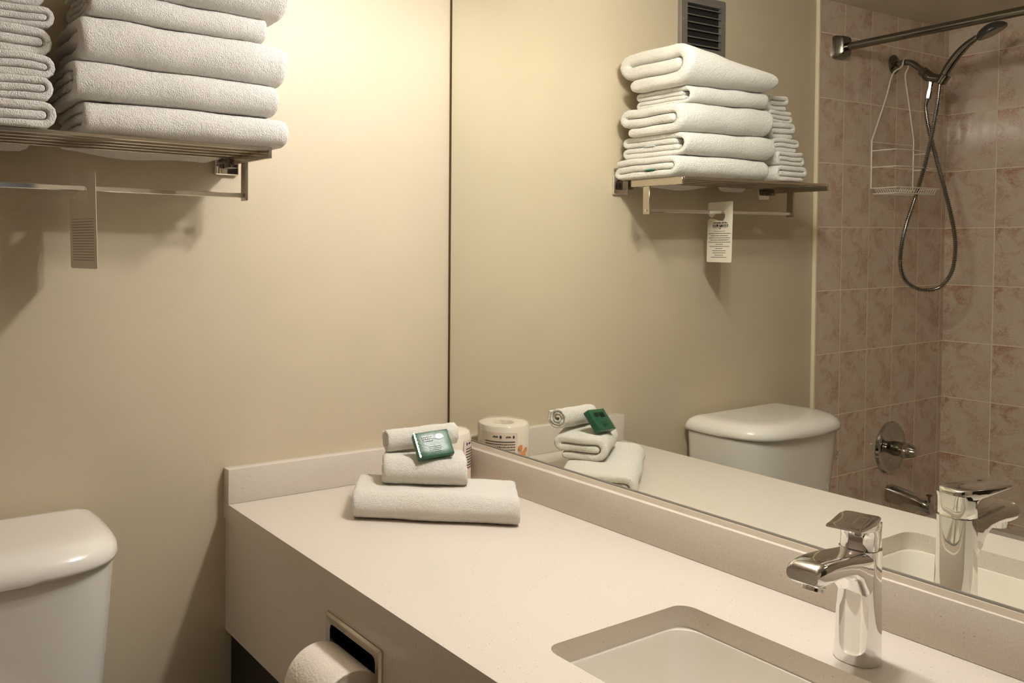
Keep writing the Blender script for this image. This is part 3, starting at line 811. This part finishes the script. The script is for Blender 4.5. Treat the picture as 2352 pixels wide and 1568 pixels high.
# ------------------------------------------------------------------ exhaust vent
vt = thing('wall_vent', 'grey metal louvred air vent high on the painted wall above the towels', 'vent', (-.870, 0, 1.035))
VX0, VX1, VZ0, VZ1 = -.965, -.776, 1.030, 1.192
ho_, hi_ = rrect(VX0, VX1, VZ0, VZ1, .004, 2), rrect(VX0 + .019, VX1 - .026, VZ0 + .022, VZ1 - .022, .001, 2)
bm = bmesh.new()
rings(bm, [[V(a, -.0002, b_) for a, b_ in ho_], [V(a, -.010, b_) for a, b_ in ho_], [V(a, -.0115, b_) for a, b_ in rrect(VX0 + .002, VX1 - .002, VZ0 + .002, VZ1 - .002, .004, 2)], [V(a, -.0115, b_) for a, b_ in hi_], [V(a, -.0005, b_) for a, b_ in hi_]], cap0=False, cap1=False)
obj('frame', bm, STEELG, vt, angle=20)
obj('duct_shade_sheet', box((VX0 + .018, -.0012, VZ0 + .021), (VX1 - .025, -.0004, VZ1 - .021)), BLACK, vt, smooth=False)  # thin black sheet standing for the shade inside the duct
nl = 6
for k in range(nl):
    z = VZ0 + .026 + k * (VZ1 - VZ0 - .050) / (nl - .45)
    bm = bmesh.new(); a0, a1 = VX0 + .020, VX1 - .027
    q = [(-.0045, z + .0065), (-.0045, z + .0075), (-.0110, z + .0030), (-.0110, z + .0012)]
    rings(bm, [[V(a0, y, zz) for y, zz in q], [V(a1, y, zz) for y, zz in q]]); obj('louver', bm, STEELG, vt, smooth=False)
for x in (VX0 + .0095, VX1 - .013):
    obj('screw', lathe((x, -.0115, (VZ0 + VZ1) / 2 + .012), (0, -1, 0), [(0, .003), (.001, .003), (.0018, .001)], 12), CHROME, vt)

# ------------------------------------------------------------------ tub and shower
tb = thing('bathtub', 'pale enamel bathtub along the tiled wall beyond the toilet', 'bathtub', (-1.81, -.78, FL))
bm = bmesh.new(); RZ = -.46
def rr3(x0, x1, y0, y1, r, z): return [V(x, y, z) for x, y in rrect(x0, x1, y0, y1, r, 5)]
bx0, bx1, by0, by1 = -W + .001, -1.44, -1.53, -.009
rings(bm, [rr3(bx0, bx1, by0, by1, .004, FL), rr3(bx0, bx1, by0, by1, .004, RZ - .01), rr3(bx0 + .004, bx1 - .004, by0 + .004, by1 - .004, .006, RZ), rr3(bx0 + .06, bx1 - .07, by0 + .07, by1 - .08, .08, RZ),
           rr3(bx0 + .07, bx1 - .08, by0 + .085, by1 - .09, .09, RZ - .02), rr3(bx0 + .10, bx1 - .12, by0 + .2, by1 - .12, .1, RZ - .30), rr3(bx0 + .16, bx1 - .18, by0 + .3, by1 - .2, .08, RZ - .335)], cap0=True, cap1=True)
obj('tub', bm, TUBM, tb, angle=45)
# curtain rod
cr = thing('shower_curtain_rod', 'dark polished shower curtain rod crossing in front of the tiles', 'rod', (-1.515, -.8, 1.08))
bm = bmesh.new()
rings(bm, [[V(x, y, z) for x, z in rrect(-1.515 - s, -1.515 + s, 1.126 - t, 1.126 + t, .010, 4)] for y, s, t in ((-.0085, .029, .036), (-.016, .029, .036), (-.036, .024, .031), (-.040, .021, .028))])
obj('wall_flange', bm, BRONZE, cr)
obj('rod', tube([(-1.515, -.03, 1.1235), (-1.515, YF + .02, 1.128)], .0125, 24), BRONZE, cr)
bm = bmesh.new()
rings(bm, [[V(x, y, z) for x, z in rrect(-1.515 - .026, -1.515 + .026, 1.126 - .033, 1.126 + .033, .010, 4)] for y in (YF + .002, YF + .035)])
obj('wall_flange', bm, BRONZE, cr)
# shower arm
sa = thing('hand_shower', 'chrome hand shower on a wall arm with ribbed metal hose looping down the tiles', 'hand shower', (-1.845, -.0085, .352))
hs = sa
obj('flange', lathe((-1.841, -.0082, 1.1075), (0, -1, 0), [(0, .0315), (.004, .031), (.010, .022), (.013, .012)], 32), BRONZE, sa)
obj('shower_arm', tube(smooth_path([(-1.842, -.012, 1.1075), (-1.843, -.040, 1.1085), (-1.844, -.062, 1.1035), (-1.845, -.082, 1.0860), (-1.845, -.098, 1.0695)], 6), .0095, 16), BRONZE, sa)
# hand shower on its bracket with hose
bd = V(0, -.105 + .160, 1.0645 - 1.030)
bm = tube([(-1.845, -.0955, 1.0715), (-1.845, -.106, 1.0610)], .0150, 20)
add_tube(bm, [(-1.845, -.103, 1.0615), (-1.845, -.112, 1.053), (-1.845, -.128, 1.0425), (-1.845, -.150, 1.0370)], [.013, .0175, .0150, .0125], 18)
add_lathe(bm, (-1.845, -.1485, 1.0215), (0, -.55, .84), [(0, .010), (.002, .0150), (.028, .0170), (.030, .0150)], 20)
obj('bracket', bm, BRONZE, hs)
hp = smooth_path([(-1.845, -.1475, 1.0195), (-1.845, -.157, 1.0400), (-1.845, -.1720, 1.0700), (-1.845, -.1960, 1.1030), (-1.845, -.2220, 1.1290), (-1.845, -.2500, 1.1480)], 5)
nr = len(hp); obj('handle', tube(hp, [.0085 + .0045 * math.sin(PI * min(1, i / nr * 1.05)) for i in range(nr)], 16), BRONZE, hs)
hn = V(-.10, -.42, -.89).normalized()
hd_ = obj('spray_head', lathe(V(-1.846, -.2850, 1.1640) - hn * .014, hn, [(-.004, .004), (0, .018), (.006, .031), (.014, .039), (.022, .0415), (.026, .040), (.0265, .036)], 40), RUBBER, hs)
obj('spray_face', lathe(V(-1.846, -.2850, 1.1640) + hn * .0127, hn, [(0, .034), (.0015, .033), (.002, .004)], 32), BRONZE, hd_ if False else hs)
hl = [(-1.845, -.1480, 1.020), (-1.846, -.1420, .9566), (-1.847, -.1270, .861), (-1.846, -.1090, .7652), (-1.843, -.0850, .6676), (-1.815, -.0680, .5580), (-1.805, -.0600, .4660), (-1.818, -.0640, .4010), (-1.840, -.0850, .3670),
      (-1.862, -.1190, .3570), (-1.880, -.1500, .3720), (-1.890, -.1750, .4220), (-1.892, -.1820, .4930), (-1.888, -.1770, .5620), (-1.875, -.1580, .6740), (-1.865, -.1360, .7740), (-1.852, -.1170, .8760), (-1.846, -.1080, .9470), (-1.845, -.1130, .9800)]
hp = smooth_path(hl, 40)
# resample evenly, two rings per rib
def resample(P, step):
    out = [P[0]]; acc = 0
    for a, b_ in zip(P, P[1:]):
        d = (b_ - a).length
        while acc + d >= step:
            t = (step - acc) / d; a = a + (b_ - a) * t; out.append(a); d = (b_ - a).length; acc = 0
        acc += d
    return out
HP = resample(hp, .0017)
prof = [.0050, .0074, .0074, .0050]
obj('hose', tube(HP, [prof[i % 4] if i % 4 < 4 else .006 for i in range(len(HP))], 14), mat('ribbed_steel', (.42, .40, .37), .14, 1.0), hs, angle=30)
bm = tube([(-1.845, -.113, .978), (-1.845, -.1165, 1.000), (-1.845, -.119, 1.014), (-1.845, -.121, 1.034)], [.0105, .0105, .0085, .0085], 8)
obj('hose_connector', bm, CHROME, hs)
# wire caddy
wc = thing('shower_caddy', 'white wire shower caddy hanging from the shower arm', 'caddy', (-1.82, -.04, .655))
CX0, CX1 = -1.690, -1.945; YB = -.024
bm = tube(smooth_path([(CX0, YB, .845), (-1.760, YB - .004, .985), (-1.790, YB - .008, 1.066), (-1.822, -.043, 1.092), (-1.8285, -.045, 1.113), (-1.842, -.045, 1.1235), (-1.8555, -.045, 1.113), (-1.862, -.043, 1.092), (-1.868, YB - .008, 1.066), (-1.900, YB - .004, .985), (CX1, YB, .860)], 8), .0021, 8)
obj('hanging_loop', bm, WIRE, wc)
obj('side_wire', tube([(CX0, YB, .847), (CX0, YB, .690)], .0021, 8), WIRE, wc)
obj('side_wire', tube([(CX1, YB, .862), (CX1, YB, .690)], .0021, 8), WIRE, wc)
for z in (.8405, .690): obj('back_wire', tube([(CX0, YB, z), (CX1, YB, z)], .0018, 8), WIRE, wc)
for z, dp in ((.811, .075), (.757, .080)):
    bm = tube(smooth_path([(CX0, YB, z), (CX0 - .003, YB - dp * .7, z), (CX0 - .03, YB - dp, z), (CX1 + .03, YB - dp, z), (CX1 + .003, YB - dp * .7, z), (CX1, YB, z)], 6), .0018, 8)
    obj('rail', bm, WIRE, wc)
bm = bmesh.new()
for z, dp, ins in ((.690, .085, 0), (.672, .075, .012)):
    add_tube(bm, smooth_path([(CX0 - ins, YB - .001, z), (CX0 - ins, YB - dp * .8, z), (CX0 - .015 - ins, YB - dp, z), (CX1 + .015 + ins, YB - dp, z), (CX1 + ins, YB - dp * .8, z), (CX1 + ins, YB - .001, z)], 5), .0018, 8)
for k in range(16):
    x = CX0 - .02 - k * (CX0 - CX1 - .04) / 15
    add_tube(bm, [(x, YB, .692), (x, YB - .012, .671), (x, YB - .074, .671), (x, YB - .085, .692)], .0013, 6)
obj('basket', bm, WIRE, wc)
# valve
vv = thing('shower_valve', 'round chrome shower valve with a stubby knob on the tiles', 'valve', (-1.862, -.0085, -.274))
VC = V(-1.862, -.0082, -.184)
obj('escutcheon', lathe(VC, (0, -1, 0), [(0, .089), (.003, .0895), (.009, .086), (.012, .078), (.0105, .070), (.012, .060), (.015, .040), (.017, .030)], 48), DCHROME, vv, angle=25)
obj('stem', lathe(VC + V(0, -.014, 0), (0, -1, 0), [(0, .026), (.022, .024), (.026, .022)], 32), BRONZE, vv)
bm = bmesh.new(); rs = []
for d, r in ((.034, .021), (.040, .0245), (.060, .0235), (.078, .0195), (.086, .015), (.088, .008)):
    rs.append([VC + V(math.cos(2 * PI * k / 40) * r * (1 + .06 * math.cos(10 * PI * k / 20)), -d, math.sin(2 * PI * k / 40) * r * (1 + .06 * math.cos(10 * PI * k / 20))) for k in range(40)])
rings(bm, rs); obj('knob', bm, DCHROME, vv, angle=45)
# spout
ts = thing('tub_spout', 'chrome tub spout with a small diverter pull below the valve', 'spout', (-1.868, -.0085, -.383))
bm = bmesh.new(); rs = []
for y, zt, zb, hx in ((-.0085, -.3135, -.3735, .029), (-.020, -.3135, -.3735, .029), (-.060, -.3210, -.3740, .027), (-.100, -.3300, -.3760, .0245), (-.120, -.3355, -.3800, .0235), (-.132, -.3400, -.3815, .022), (-.1395, -.3480, -.3815, .019), (-.1430, -.3600, -.3815, .015)):
    rs.append([V(-1.868 + a, y, z) for a, z in rrect(-hx, hx, zb, zt, min(.42 * (zt - zb), hx * .85, .02), 5)])
rings(bm, rs); obj('spout', bm, DCHROME, ts, angle=45)
obj('diverter_pull', lathe((-1.868, -.1325, -.3420), (0, 0, 1), [(0, .0045), (.012, .0038), (.018, .0045), (.020, .0088), (.024, .0088), (.0255, .005)], 20), BRONZE, ts)
